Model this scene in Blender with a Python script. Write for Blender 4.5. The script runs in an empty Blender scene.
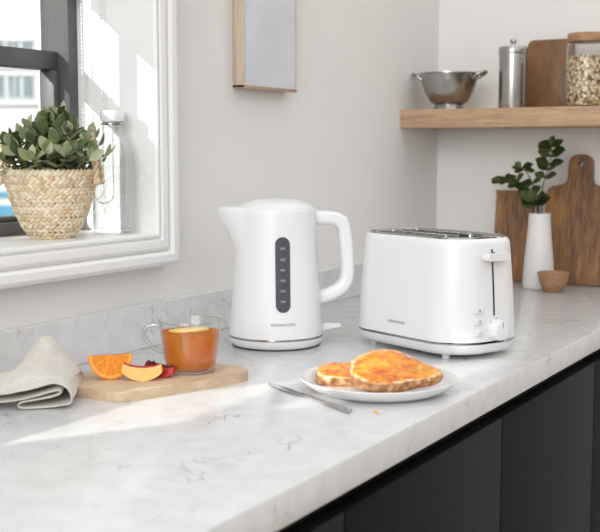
import bpy, bmesh, math, random
from mathutils import Vector, Matrix, noise
PI = math.pi
scene = bpy.context.scene
COL = scene.collection
rnd = random.Random(7)

# ------------------------------------------------------------------ materials
def new_mat(name):
    m = bpy.data.materials.new(name); m.use_nodes = True
    nt = m.node_tree
    b = nt.nodes.get('Principled BSDF')
    return m, nt, b

def pset(b, **k):
    names = dict(color='Base Color', rough='Roughness', metal='Metallic', ior='IOR', trans='Transmission Weight',
                 coat='Coat Weight', coat_rough='Coat Roughness', sss='Subsurface Weight', sss_scale='Subsurface Scale', spec='Specular IOR Level',
                 sheen='Sheen Weight')
    for a, v in k.items():
        i = b.inputs[names[a]]
        i.default_value = (*v, 1) if a == 'color' else v

def nd(nt, typ, **k):
    n = nt.nodes.new(typ)
    for a, v in k.items():
        if a.startswith('i_'): n.inputs[a[2:].replace('_', ' ')].default_value = v
        else: setattr(n, a, v)
    return n

def coords(nt, scale=(1, 1, 1), out='Object', rot=(0, 0, 0)):
    tc = nd(nt, 'ShaderNodeTexCoord'); mp = nd(nt, 'ShaderNodeMapping')
    mp.inputs['Scale'].default_value = scale; mp.inputs['Rotation'].default_value = rot
    nt.links.new(tc.outputs[out], mp.inputs['Vector'])
    return mp.outputs['Vector']

def ramp(nt, fac, stops, interp='LINEAR'):
    r = nd(nt, 'ShaderNodeValToRGB'); cr = r.color_ramp; cr.interpolation = interp
    while len(cr.elements) < len(stops): cr.elements.new(.5)
    for e, (p, c) in zip(cr.elements, stops):
        e.position = p; e.color = (*c, 1) if len(c) == 3 else c
    nt.links.new(fac, r.inputs['Fac'])
    return r.outputs['Color']

def bump(nt, b, h, strength=.3, dist=.001):
    n = nd(nt, 'ShaderNodeBump'); n.inputs['Strength'].default_value = strength; n.inputs['Distance'].default_value = dist
    nt.links.new(h, n.inputs['Height']); nt.links.new(n.outputs['Normal'], b.inputs['Normal'])

def plain(name, color, rough=.5, metal=0., var=.03, scale=40., **k):
    m, nt, b = new_mat(name)
    pset(b, rough=rough, metal=metal, **k)
    n = nd(nt, 'ShaderNodeTexNoise'); n.inputs['Scale'].default_value = scale; n.inputs['Detail'].default_value = 3
    nt.links.new(coords(nt), n.inputs['Vector'])
    c = ramp(nt, n.outputs['Fac'], [(.3, [x * (1 - var) for x in color]), (.7, [min(1, x * (1 + var)) for x in color])])
    nt.links.new(c, b.inputs['Base Color'])
    return m

def quartz():
    m, nt, b = new_mat('white_quartz'); pset(b, rough=.22, spec=.5)
    v = coords(nt)
    nz = nd(nt, 'ShaderNodeTexNoise', i_Scale=7., i_Detail=5.); nt.links.new(v, nz.inputs['Vector'])
    mx = nd(nt, 'ShaderNodeMix', data_type='RGBA', blend_type='LINEAR_LIGHT'); mx.inputs['Factor'].default_value = .16
    nt.links.new(v, mx.inputs['A']); nt.links.new(nz.outputs['Color'], mx.inputs['B'])
    vo = nd(nt, 'ShaderNodeTexVoronoi', feature='DISTANCE_TO_EDGE', i_Scale=17.); nt.links.new(mx.outputs['Result'], vo.inputs['Vector'])
    line = ramp(nt, vo.outputs['Distance'], [(.0, (1, 1, 1)), (.022, (0, 0, 0))])
    n2 = nd(nt, 'ShaderNodeTexNoise', i_Scale=11., i_Detail=4.); nt.links.new(v, n2.inputs['Vector'])
    mask = ramp(nt, n2.outputs['Fac'], [(.53, (0, 0, 0)), (.64, (1, 1, 1))])
    mul = nd(nt, 'ShaderNodeMath', operation='MULTIPLY'); nt.links.new(line, mul.inputs[0]); nt.links.new(mask, mul.inputs[1])
    n3 = nd(nt, 'ShaderNodeTexNoise', i_Scale=30., i_Detail=6.); nt.links.new(v, n3.inputs['Vector'])
    base = ramp(nt, n3.outputs['Fac'], [(.3, (.62, .625, .63)), (.65, (.70, .705, .71))])
    mc = nd(nt, 'ShaderNodeMix', data_type='RGBA'); nt.links.new(base, mc.inputs['A']); mc.inputs['B'].default_value = (.27, .26, .25, 1)
    nt.links.new(mul.outputs[0], mc.inputs['Factor'])
    nt.links.new(mc.outputs['Result'], b.inputs['Base Color'])
    return m

def wood(name, dark, light, stretch=(1, 12, 12), scale=6., rough=.5, bands=.5):
    m, nt, b = new_mat(name); pset(b, rough=rough)
    v = coords(nt, stretch)
    n = nd(nt, 'ShaderNodeTexNoise', i_Scale=scale, i_Detail=6., i_Distortion=.8); nt.links.new(v, n.inputs['Vector'])
    n2 = nd(nt, 'ShaderNodeTexNoise', i_Scale=scale * 7, i_Detail=4.); nt.links.new(v, n2.inputs['Vector'])
    mx = nd(nt, 'ShaderNodeMix'); mx.inputs['Factor'].default_value = .35
    nt.links.new(n.outputs['Fac'], mx.inputs['A']); nt.links.new(n2.outputs['Fac'], mx.inputs['B'])
    c = ramp(nt, mx.outputs['Result'], [(.5 - bands * .35, dark), (.5 + bands * .3, light)])
    nt.links.new(c, b.inputs['Base Color'])
    bump(nt, b, n2.outputs['Fac'], .15, .0006)
    return m

def thin_glass(name, tint=(1, 1, 1), gloss=1.0, ior=1.45):
    m, nt, b = new_mat(name); nt.nodes.remove(b)
    out = nt.nodes['Material Output']
    t = nd(nt, 'ShaderNodeBsdfTransparent'); t.inputs['Color'].default_value = (*tint, 1)
    g = nd(nt, 'ShaderNodeBsdfGlossy'); g.inputs['Roughness'].default_value = .02
    f = nd(nt, 'ShaderNodeLayerWeight'); f.inputs['Blend'].default_value = .5
    pw = nd(nt, 'ShaderNodeMath', operation='POWER'); pw.inputs[1].default_value = 4.; nt.links.new(f.outputs['Facing'], pw.inputs[0])
    r0 = ((ior - 1) / (ior + 1)) ** 2
    mu = nd(nt, 'ShaderNodeMath', operation='MULTIPLY_ADD'); mu.inputs[1].default_value = gloss * (1 - r0); mu.inputs[2].default_value = gloss * r0
    mx = nd(nt, 'ShaderNodeMixShader')
    nt.links.new(pw.outputs[0], mu.inputs[0]); nt.links.new(mu.outputs[0], mx.inputs[0])
    nt.links.new(t.outputs[0], mx.inputs[1]); nt.links.new(g.outputs[0], mx.inputs[2])
    nt.links.new(mx.outputs[0], out.inputs['Surface'])
    return m

def leafy(name, dark, mid, light, rough=.5):
    m, nt, b = new_mat(name); pset(b, rough=rough)
    g = nd(nt, 'ShaderNodeNewGeometry')
    c = ramp(nt, g.outputs['Random Per Island'], [(0, dark), (.5, mid), (1, light)])
    n = nd(nt, 'ShaderNodeTexNoise', i_Scale=120., i_Detail=2.); nt.links.new(coords(nt), n.inputs['Vector'])
    mx = nd(nt, 'ShaderNodeMix', data_type='RGBA', blend_type='MULTIPLY'); mx.inputs['Factor'].default_value = .35
    nt.links.new(c, mx.inputs['A']); nt.links.new(n.outputs['Color'], mx.inputs['B'])
    nt.links.new(mx.outputs['Result'], b.inputs['Base Color'])
    tr = nd(nt, 'ShaderNodeBsdfTranslucent'); nt.links.new(c, tr.inputs['Color'])
    ms = nd(nt, 'ShaderNodeMixShader'); ms.inputs[0].default_value = .22
    out = nt.nodes['Material Output']
    nt.links.new(b.outputs[0], ms.inputs[1]); nt.links.new(tr.outputs[0], ms.inputs[2]); nt.links.new(ms.outputs[0], out.inputs['Surface'])
    return m

M = {}
M['wall'] = plain('wall_paint', (.76, .752, .73), .75, var=.012, scale=8)
M['trim'] = plain('white_gloss_paint', (.80, .80, .795), .38, var=.008, scale=10)
M['quartz'] = quartz()
M['floor'] = wood('floor_wood', (.25, .18, .12), (.42, .32, .22), (1, 8, 8), 3.)
M['black'] = plain('black_matt_lacquer', (.0055, .0055, .006), .55, var=.1, scale=60, spec=.12)
M['void'] = plain('shadow_gap_black', (.004, .004, .004), .7)
M['dark_frame'] = plain('dark_grey_window_paint', (.085, .083, .085), .45, var=.04)
M['plastic'] = plain('white_plastic', (.755, .76, .77), .32, var=.006)
M['plastic2'] = plain('white_satin_plastic', (.735, .74, .75), .4, var=.006)
M['chrome'] = plain('chrome', (.42, .42, .43), .10, 1., var=.03)
M['brushed'] = plain('brushed_steel', (.42, .41, .39), .24, 1., var=.06, scale=25)
M['knife'] = plain('polished_steel', (.62, .62, .63), .18, 1., var=.03)
M['ink'] = plain('grey_ink', (.045, .047, .05), .5)
M['ink2'] = plain('light_grey_ink', (.33, .34, .36), .5)
M['gauge'] = plain('smoked_plastic', (.15, .162, .19), .32, var=.12, scale=70)
M['gauge_mark'] = plain('gauge_marking', (.145, .158, .187), .3)
M['slot'] = plain('slot_dark', (.02, .02, .02), .5)
M['ceramic'] = plain('white_ceramic', (.77, .77, .77), .16, var=.006, coat=.3)
M['vase'] = plain('matt_white_ceramic', (.70, .69, .665), .5, var=.03, scale=18)
M['oak'] = wood('oak_shelf', (.34, .205, .115), (.56, .375, .235), (10, 1, 10), 8., .5)
M['board'] = wood('pale_wood', (.47, .335, .215), (.65, .50, .345), (1, 9, 9), 9., .5)
M['acacia'] = wood('acacia_wood', (.070, .026, .008), (.37, .18, .066), (5, 5, .9), 4.5, .45, .42)
M['acacia_dark'] = wood('dark_acacia_wood', (.10, .042, .014), (.27, .13, .05), (6, 6, 1), 6., .45, .8)
M['bowlwood'] = wood('turned_wood', (.26, .13, .06), (.42, .24, .125), (3, 3, 10), 8., .5)
M['framewood'] = wood('frame_wood', (.40, .30, .21), (.62, .50, .39), (8, 8, 1), 6., .45)
M['gold'] = plain('brass_strip', (.60, .44, .32), .28, 1., var=.08)
M['print'] = plain('white_print', (.62, .63, .67), .3, var=.05, scale=12)
M['pane'] = thin_glass('window_glass', (.97, .985, .985), .5)
M['glass'] = thin_glass('clear_bottle_glass', (.985, .993, .993), 1.3, 1.5)
M['mugglass'] = thin_glass('clear_mug_glass', (.97, .975, .97), 1., 1.5)
M['jarglass'] = thin_glass('jar_glass', (.97, .97, .96), .8, 1.4)
M['leaf'] = leafy('sage_leaf', (.075, .11, .035), (.27, .33, .14), (.62, .66, .45), .45)
M['leaf2'] = leafy('dark_leaf', (.030, .050, .012), (.055, .085, .020), (.11, .14, .04), .45)
M['stem'] = plain('green_stem', (.14, .16, .06), .6, var=.2)
M['bstem'] = plain('brown_stem', (.10, .07, .04), .6, var=.2)
M['chain'] = plain('white_beads', (.70, .70, .69), .35)
M['blind'] = plain('roller_blind_cloth', (.80, .80, .79), .8)

def straw(name, lo, hi):
    m, nt, b = new_mat(name); pset(b, rough=.65)
    g = nd(nt, 'ShaderNodeNewGeometry')
    c = ramp(nt, g.outputs['Random Per Island'], [(0, lo), (1, hi)])
    n = nd(nt, 'ShaderNodeTexNoise', i_Scale=240., i_Detail=3.); nt.links.new(coords(nt), n.inputs['Vector'])
    mx = nd(nt, 'ShaderNodeMix', data_type='RGBA', blend_type='MULTIPLY'); mx.inputs['Factor'].default_value = .3
    nt.links.new(c, mx.inputs['A']); nt.links.new(n.outputs['Color'], mx.inputs['B'])
    nt.links.new(mx.outputs['Result'], b.inputs['Base Color']); return m
M['straw'] = straw('woven_straw', (.66, .49, .28), (.95, .83, .62))
M['straw_in'] = plain('straw_lining', (.30, .19, .09), .8, var=.2)
M['soil'] = plain('potting_soil', (.03, .02, .012), .9, var=.3, scale=200)

def linen():
    m, nt, b = new_mat('natural_linen'); pset(b, rough=.85, sheen=.2)
    v = coords(nt)
    w1 = nd(nt, 'ShaderNodeTexNoise', i_Scale=260., i_Detail=2.); nt.links.new(v, w1.inputs['Vector'])
    w2 = nd(nt, 'ShaderNodeTexNoise', i_Scale=22., i_Detail=4.); nt.links.new(v, w2.inputs['Vector'])
    mx = nd(nt, 'ShaderNodeMix'); mx.inputs['Factor'].default_value = .5
    nt.links.new(w1.outputs['Fac'], mx.inputs['A']); nt.links.new(w2.outputs['Fac'], mx.inputs['B'])
    c = ramp(nt, mx.outputs['Result'], [(.35, (.52, .485, .43)), (.65, (.66, .63, .575))])
    nt.links.new(c, b.inputs['Base Color']); bump(nt, b, w1.outputs['Fac'], .3, .0006); return m
M['linen'] = linen()

def jam():
    m, nt, b = new_mat('orange_marmalade'); pset(b, rough=.16, sss=.25, sss_scale=.004, coat=.4)
    b.inputs['Subsurface Radius'].default_value = (1, .4, .1)
    v = coords(nt)
    n = nd(nt, 'ShaderNodeTexNoise', i_Scale=55., i_Detail=5., i_Distortion=.6); nt.links.new(v, n.inputs['Vector'])
    vo = nd(nt, 'ShaderNodeTexVoronoi', i_Scale=150.); nt.links.new(v, vo.inputs['Vector'])
    c = ramp(nt, n.outputs['Fac'], [(.26, (.38, .04, .003)), (.38, (.66, .14, .004)), (.5, (.78, .255, .006)), (.66, (.83, .38, .025)), (.8, (.88, .60, .22))])
    nt.links.new(c, b.inputs['Base Color'])
    ad = nd(nt, 'ShaderNodeMath', operation='SUBTRACT'); nt.links.new(n.outputs['Fac'], ad.inputs[0]); nt.links.new(vo.outputs['Distance'], ad.inputs[1])
    bump(nt, b, ad.outputs[0], .9, .003); return m
M['jam'] = jam()

def bread(name, stops, sc=90., bs=.8):
    m, nt, b = new_mat(name); pset(b, rough=.8)
    v = coords(nt)
    n = nd(nt, 'ShaderNodeTexNoise', i_Scale=sc, i_Detail=5.); nt.links.new(v, n.inputs['Vector'])
    nt.links.new(ramp(nt, n.outputs['Fac'], stops), b.inputs['Base Color']); bump(nt, b, n.outputs['Fac'], bs, .002); return m
M['crust'] = bread('toast_crust', [(.3, (.16, .06, .02)), (.5, (.39, .175, .07)), (.7, (.70, .43, .23))])
M['crumb'] = bread('toast_crumb', [(.3, (.55, .28, .10)), (.5, (.76, .50, .25)), (.7, (.88, .72, .48))])

def pulp():
    m, nt, b = new_mat('orange_pulp'); pset(b, rough=.25)
    tc = nd(nt, 'ShaderNodeTexCoord'); sx = nd(nt, 'ShaderNodeSeparateXYZ'); nt.links.new(tc.outputs['Object'], sx.inputs[0])
    at = nd(nt, 'ShaderNodeMath', operation='ARCTAN2'); nt.links.new(sx.outputs['Z'], at.inputs[0]); nt.links.new(sx.outputs['X'], at.inputs[1])
    mu = nd(nt, 'ShaderNodeMath', operation='MULTIPLY'); mu.inputs[1].default_value = 5.; nt.links.new(at.outputs[0], mu.inputs[0])
    si = nd(nt, 'ShaderNodeMath', operation='SINE'); nt.links.new(mu.outputs[0], si.inputs[0])
    ab = nd(nt, 'ShaderNodeMath', operation='ABSOLUTE'); nt.links.new(si.outputs[0], ab.inputs[0])
    n = nd(nt, 'ShaderNodeTexNoise', i_Scale=160., i_Detail=3.); nt.links.new(tc.outputs['Object'], n.inputs['Vector'])
    c1 = ramp(nt, n.outputs['Fac'], [(.3, (.60, .165, .003)), (.7, (.80, .28, .008))])
    f = ramp(nt, ab.outputs[0], [(.05, (1, 1, 1)), (.22, (0, 0, 0))])
    mx = nd(nt, 'ShaderNodeMix', data_type='RGBA'); nt.links.new(f, mx.inputs['Factor']); nt.links.new(c1, mx.inputs['A'])
    mx.inputs['B'].default_value = (.86, .36, .02, 1)
    nt.links.new(mx.outputs['Result'], b.inputs['Base Color']); bump(nt, b, n.outputs['Fac'], .3, .001); return m
M['pulp'] = pulp()
M['pith'] = plain('orange_pith', (.90, .42, .06), .5, var=.05)
M['peel'] = plain('orange_peel', (.74, .22, .006), .38, var=.12, scale=300)
M['peach'] = plain('peach_flesh', (.90, .43, .075), .3, var=.12, scale=60, sss=.2, sss_scale=.004)
M['peach_red'] = plain('peach_red_heart', (.42, .02, .02), .4, var=.4, scale=150)
M['pit'] = plain('dark_pit_hollow', (.10, .008, .012), .5, var=.5, scale=250)
M['peach_skin'] = plain('red_peach_skin', (.62, .04, .045), .32, var=.35, scale=70)

def tea():
    m, nt, b = new_mat('amber_tea'); nt.nodes.remove(b)
    out = nt.nodes['Material Output']
    v = coords(nt)
    n = nd(nt, 'ShaderNodeTexNoise', i_Scale=28., i_Detail=2.); nt.links.new(v, n.inputs['Vector'])
    c = ramp(nt, n.outputs['Fac'], [(.3, (.93, .40, .05)), (.7, (.97, .57, .14))])
    t = nd(nt, 'ShaderNodeBsdfTransparent'); nt.links.new(c, t.inputs['Color'])
    tl = nd(nt, 'ShaderNodeBsdfTranslucent'); nt.links.new(c, tl.inputs['Color'])
    df = nd(nt, 'ShaderNodeBsdfDiffuse'); nt.links.new(c, df.inputs['Color'])
    a = nd(nt, 'ShaderNodeMixShader'); a.inputs[0].default_value = .5
    nt.links.new(tl.outputs[0], a.inputs[1]); nt.links.new(df.outputs[0], a.inputs[2])
    m2 = nd(nt, 'ShaderNodeMixShader'); m2.inputs[0].default_value = .38
    nt.links.new(t.outputs[0], m2.inputs[1]); nt.links.new(a.outputs[0], m2.inputs[2])
    nt.links.new(m2.outputs[0], out.inputs['Surface']); return m
M['tea'] = tea()
M['lemon'] = plain('lemon_slice', (.93, .70, .22), .35, var=.12, scale=120)
M['peach_slice'] = plain('steeped_peach', (.93, .33, .02), .35, var=.2, scale=60)

M['rimglass'] = thin_glass('thick_glass', (.90, .92, .91), 1.6, 1.75)

def oats():
    m, nt, b = new_mat('muesli'); pset(b, rough=.8)
    v = coords(nt)
    vo = nd(nt, 'ShaderNodeTexVoronoi', i_Scale=150.); nt.links.new(v, vo.inputs['Vector'])
    sp = nd(nt, 'ShaderNodeSeparateColor'); nt.links.new(vo.outputs['Color'], sp.inputs[0])
    c = ramp(nt, sp.outputs[0], [(0, (.10, .055, .025)), (.12, (.30, .17, .07)), (.3, (.62, .46, .25)), (.6, (.80, .68, .48)), (1, (.88, .80, .66))])
    dk = ramp(nt, vo.outputs['Distance'], [(.35, (1, 1, 1)), (.8, (.45, .4, .33))])
    mx = nd(nt, 'ShaderNodeMix', data_type='RGBA', blend_type='MULTIPLY'); mx.inputs['Factor'].default_value = 1.
    nt.links.new(c, mx.inputs['A']); nt.links.new(dk, mx.inputs['B']); nt.links.new(mx.outputs['Result'], b.inputs['Base Color'])
    bump(nt, b, vo.outputs['Distance'], .8, .004); return m
M['oats'] = oats()
M['facade'] = plain('white_render_facade', (.90, .90, .89), .85, var=.02, scale=.1)
M['facade_glass'] = plain('teal_window_glass', (.26, .36, .39), .3, var=.2, scale=.5)
M['facade_blue'] = plain('blue_panel', (.13, .38, .58), .3, var=.2, scale=.3)
M['facade_trim'] = plain('pale_stone_trim', (.70, .72, .72), .8)

# ------------------------------------------------------------------ mesh helpers
def link(name, bm, mat, parent=None, smooth=35, loc=(0, 0, 0), rot=(0, 0, 0)):
    me = bpy.data.meshes.new(name)
    bmesh.ops.recalc_face_normals(bm, faces=bm.faces[:])
    bm.to_mesh(me); bm.free()
    if mat:
        for m in (mat if isinstance(mat, (list, tuple)) else [mat]): me.materials.append(m)
    if smooth:
        for p in me.polygons: p.use_smooth = True
        me.set_sharp_from_angle(angle=math.radians(smooth))
    o = bpy.data.objects.new(name, me); COL.objects.link(o)
    o.location = loc; o.rotation_euler = rot
    if parent: o.parent = parent
    return o

def thing(name, label, cat, loc=(0, 0, 0), rz=0., group=None):
    o = bpy.data.objects.new(name, None); COL.objects.link(o); o.empty_display_size = .03
    o.location = loc; o.rotation_euler = (0, 0, rz)
    return tag(o, label, cat, group)

def tag(o, label, cat, group=None):
    o['label'] = label; o['category'] = cat
    if group: o['group'] = group
    return o

def structure(o):
    o['kind'] = 'structure'; return o

def box(bm, a, b, bevel=0., seg=2):
    a = Vector(a); b = Vector(b); c = (a + b) / 2; s = b - a
    r = bmesh.ops.create_cube(bm, size=1., matrix=Matrix.Translation(c) @ Matrix.Diagonal((abs(s.x), abs(s.y), abs(s.z), 1)))
    if bevel:
        es = list({e for v in r['verts'] for e in v.link_edges})
        bmesh.ops.bevel(bm, geom=es, offset=bevel, segments=seg, affect='EDGES', profile=.5)

def mkbox(name, a, b, mat, parent=None, bevel=0., **k):
    bm = bmesh.new(); box(bm, a, b, bevel); return link(name, bm, mat, parent, **k)

def loft(bm, loops, cap0=False, cap1=False, closed=True, mat=0):
    V = [[bm.verts.new(p) for p in l] for l in loops]
    n = len(V[0])
    for i in range(len(V) - 1):
        for j in range(n if closed else n - 1):
            k = (j + 1) % n
            f = bm.faces.new((V[i][j], V[i][k], V[i + 1][k], V[i + 1][j])); f.material_index = mat
    if cap0: bm.faces.new(V[0][::-1]).material_index = mat
    if cap1: bm.faces.new(V[-1]).material_index = mat
    return V

def lathe(bm, prof, n=48, cap0=True, cap1=True, c=(0, 0, 0)):
    loops = []
    for r, z in prof:
        r = max(r, 1e-5)
        loops.append([(c[0] + r * math.cos(2 * PI * k / n), c[1] + r * math.sin(2 * PI * k / n), c[2] + z) for k in range(n)])
    return loft(bm, loops, cap0, cap1)

def mklathe(name, prof, mat, parent=None, n=48, cap0=True, cap1=True, **k):
    bm = bmesh.new(); lathe(bm, prof, n, cap0, cap1); return link(name, bm, mat, parent, **k)

def frames(path):
    P = [Vector(p) for p in path]; T = []
    for i in range(len(P)):
        t = (P[min(i + 1, len(P) - 1)] - P[max(i - 1, 0)]); T.append(t.normalized())
    ref = Vector((0, 0, 1)) if abs(T[0].z) < .9 else Vector((1, 0, 0))
    N = (ref - T[0] * ref.dot(T[0])).normalized(); out = []
    for p, t in zip(P, T):
        N = (N - t * N.dot(t)).normalized(); out.append((p, t, N, t.cross(N)))
    return out

def tube(bm, path, rad, n=10, cap=True, flat=1.):
    L = []
    fr = frames(path)
    for i, (p, t, a, b) in enumerate(fr):
        r = rad(i / (len(fr) - 1)) if callable(rad) else rad
        L.append([p + a * (r * math.cos(2 * PI * k / n)) + b * (r * flat * math.sin(2 * PI * k / n)) for k in range(n)])
    loft(bm, L, cap, cap)

def spline(pts, n=8):
    P = [Vector(p) for p in pts]; out = []
    for i in range(len(P) - 1):
        p0 = P[max(i - 1, 0)]; p1 = P[i]; p2 = P[i + 1]; p3 = P[min(i + 2, len(P) - 1)]
        for k in range(n):
            t = k / n
            out.append(.5 * ((2 * p1) + (p2 - p0) * t + (2 * p0 - 5 * p1 + 4 * p2 - p3) * t * t + (3 * p1 - p0 - 3 * p2 + p3) * t ** 3))
    out.append(P[-1]); return out

def rrect(L, W, r, n=8):
    pts = []
    for sx, sy, a0 in ((1, 1, 0), (-1, 1, 90), (-1, -1, 180), (1, -1, 270)):
        for k in range(n + 1):
            a = math.radians(a0 + 90 * k / n)
            pts.append((sx * (L / 2 - r) + r * math.cos(a), sy * (W / 2 - r) + r * math.sin(a)))
    return pts

def prism(bm, poly, z0, z1, bevel=0., axis='z', seg=2):
    f = {'z': lambda x, y, z: (x, y, z), 'x': lambda x, y, z: (z, x, y), 'y': lambda x, y, z: (x, z, y)}[axis]
    a = [bm.verts.new(f(x, y, z0)) for x, y in poly]; b = [bm.verts.new(f(x, y, z1)) for x, y in poly]
    f0 = bm.faces.new(a[::-1]); f1 = bm.faces.new(b)
    for i in range(len(a)):
        j = (i + 1) % len(a); bm.faces.new((a[i], a[j], b[j], b[i]))
    if bevel:
        es = list(f0.edges) + list(f1.edges)
        bmesh.ops.bevel(bm, geom=es, offset=bevel, segments=seg, affect='EDGES', profile=.5)

def lettering(text, width, thick_offset=.012):
    cu = bpy.data.curves.new('lettering', 'FONT'); cu.body = text; cu.size = 1.; cu.align_x = 'CENTER'; cu.align_y = 'CENTER'
    cu.offset = thick_offset; cu.space_character = 1.16
    o = bpy.data.objects.new('lettering', cu); COL.objects.link(o)
    dg = bpy.context.evaluated_depsgraph_get(); dg.update()
    me = bpy.data.meshes.new_from_object(o.evaluated_get(dg))
    bpy.data.objects.remove(o)
    xs = [v.co.x for v in me.vertices]; ys = [v.co.y for v in me.vertices]
    cx, cy, s = (min(xs) + max(xs)) / 2, (min(ys) + max(ys)) / 2, width / (max(xs) - min(xs))
    bm = bmesh.new(); bm.from_mesh(me)
    for v in bm.verts: v.co = ((v.co.x - cx) * s, (v.co.y - cy) * s * .92, 0)
    bpy.data.meshes.remove(me)
    return bm

# ------------------------------------------------------------------ camera
cam = bpy.data.cameras.new('camera'); co = bpy.data.objects.new('camera', cam); COL.objects.link(co)
cam.sensor_width = 36; cam.lens = 67.8; cam.clip_start = .05; cam.clip_end = 500
R = Vector((.49675, -.86789, 0)).normalized(); B = Vector((-.8634, -.4941, .1021)).normalized()
U = B.cross(R).normalized(); R = U.cross(B)
co.matrix_world = Matrix(((R.x, U.x, B.x, 0.), (R.y, U.y, B.y, -1.1403), (R.z, U.z, B.z, 1.2264), (0, 0, 0, 1)))
scene.camera = co
cam.dof.use_dof = True; cam.dof.focus_distance = 1.80; cam.dof.aperture_fstop = 7.5

# ------------------------------------------------------------------ room
OPX, SILL, TOPZ = 1.495, 1.0905, 1.95
bm = bmesh.new()
box(bm, (-.6, .02, 0), (2.75, .24, SILL - .012)); box(bm, (OPX + .004, .02, SILL - .012), (2.87, .24, 2.6)); box(bm, (-.6, .02, SILL - .012), (.1, .24, 2.6))
box(bm, (.1, .02, TOPZ), (OPX + .004, .24, 2.6))
structure(link('wall_window', bm, M['wall'], smooth=0))
structure(mkbox('wall_end', (2.75, -2.4, 0), (2.87, .02, 2.6), M['wall'], smooth=0))
structure(mkbox('floor', (-.6, -2.4, -.05), (2.87, .24, 0), M['floor'], smooth=0))

# window: lined opening, picture-frame moulding, dark frame, glass, blind
bm = bmesh.new()
box(bm, (.1, .0035, SILL - .012), (OPX, .24, SILL))                       # sill board
box(bm, (OPX, .0035, SILL - .012), (OPX + .004, .24, TOPZ))                      # right lining
box(bm, (.1, .0035, TOPZ - .004), (OPX, .20, TOPZ))
prof = [(0, .0035), (0, -.011), (.003, -.015), (.007, -.015), (.0085, -.0115), (.011, -.0115), (.0125, -.016), (.016, -.017), (.026, -.017), (.031, -.0145),
        (.032, -.011), (.034, -.011), (.0355, -.0165), (.040, -.0195), (.052, -.0195), (.058, -.016), (.061, -.009), (.062, .020)]
def corner(k, d):
    return [(.1 - d, SILL - d * .93), (OPX + d, SILL - d * .93), (OPX + d, TOPZ + d), (.1 - d, TOPZ + d)][k]
loft(bm, [[(*(lambda q: (q[0], y, q[1]))(corner(k, d)),) for d, y in prof] for k in (0, 1, 2, 3, 0)], closed=False)
w = structure(link('window_1', bm, M['trim'], smooth=25))
FY = .148
GY0, GY1 = .172, .200
bm = bmesh.new()
box(bm, (1.472, FY, SILL), (OPX, GY1 + .01, TOPZ), .002)         # right jamb
box(bm, (.1, FY, SILL), (1.472, GY1 + .01, SILL + .021), .002)   # bottom rail
box(bm, (.1, FY, TOPZ - .03), (1.472, GY1 + .01, TOPZ), .002)
box(bm, (1.243, GY0, SILL + .021), (1.266, GY1, TOPZ - .03), .002)    # glazing bar
box(bm, (.52, GY0 - .01, SILL + .021), (1.135, GY1, TOPZ - .03), .002)      # unseen panel, added to block the sun from kettle and toaster
for x0, x1 in ((1.135, 1.243), (1.266, 1.472), (.1, .52)): box(bm, (x0, GY0, 1.360), (x1, GY1, 1.391), .002)   # transom
link('frame', bm, M['dark_frame'], w, smooth=25)
bm = bmesh.new()
box(bm, (1.456, GY0 - .004, SILL + .021), (1.472, GY1, 1.360), .002)
box(bm, (1.266, GY0 - .004, SILL + .021), (1.456, GY1, SILL + .029), .002)
link('sash', bm, M['dark_frame'], w, smooth=25)
for x0, x1 in ((1.266, 1.456), (1.135, 1.243), (.1, .52)):
    for z0, z1 in ((SILL + .02, 1.362), (1.389, TOPZ - .03)):
        mkbox('pane', (x0 - .002, GY0 + .012, z0), (x1 + .002, GY0 + .016, z1), M['pane'], w, smooth=0)
t = thing('roller_blind', 'white roller blind in the window opening with its bead chain hanging beside the bottle', 'blind', (.8, .11, 1.95))
bm = bmesh.new(); tube(bm, [(-.69, 0, -.03), (.685, 0, -.03)], .02, 16); link('roller', bm, M['blind'], t)
mkbox('blind_cloth', (-.68, .018, -.46), (.67, .0195, -.03), M['blind'], t)
mkbox('bottom_bar', (-.68, .013, -.475), (.67, .025, -.46), M['trim'], t, .002)
bm = bmesh.new()
for y in (-.025, .016):
    k = 0
    while k < 120:
        z = -.03 - k * .0062
        if 1.95 + z < 1.16: break
        bmesh.ops.create_icosphere(bm, subdivisions=1, radius=.0021, matrix=Matrix.Translation((.68, y, z))); k += 1
for k in range(1, 9):
    a = PI * k / 9
    bmesh.ops.create_icosphere(bm, subdivisions=1, radius=.0021, matrix=Matrix.Translation((.68, -.0045 - .0205 * math.cos(a), 1.16 - 1.95 - .016 * math.sin(a))))
tube(bm, [(.68, -.025, -.03), (.68, -.025, -.79)] + [(.68, -.0045 - .0205 * math.cos(PI * k / 9), 1.16 - 1.95 - .016 * math.sin(PI * k / 9)) for k in range(1, 9)] + [(.68, .016, -.79), (.68, .016, -.03)], .0006, 5)
link('bead_chain', bm, M['chain'], t)

# backsplash and worktop
structure(mkbox('backsplash_1', (-.3, 0, .9), (2.749, .02, .972), M['quartz'], None, .001, smooth=0))
wt = tag(mkbox('worktop', (-.3, -.6, .862), (2.75, .02, .9), M['quartz'], None, .003, smooth=30),
         'white quartz worktop with fine grey veins running along the window wall', 'worktop')

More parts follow.
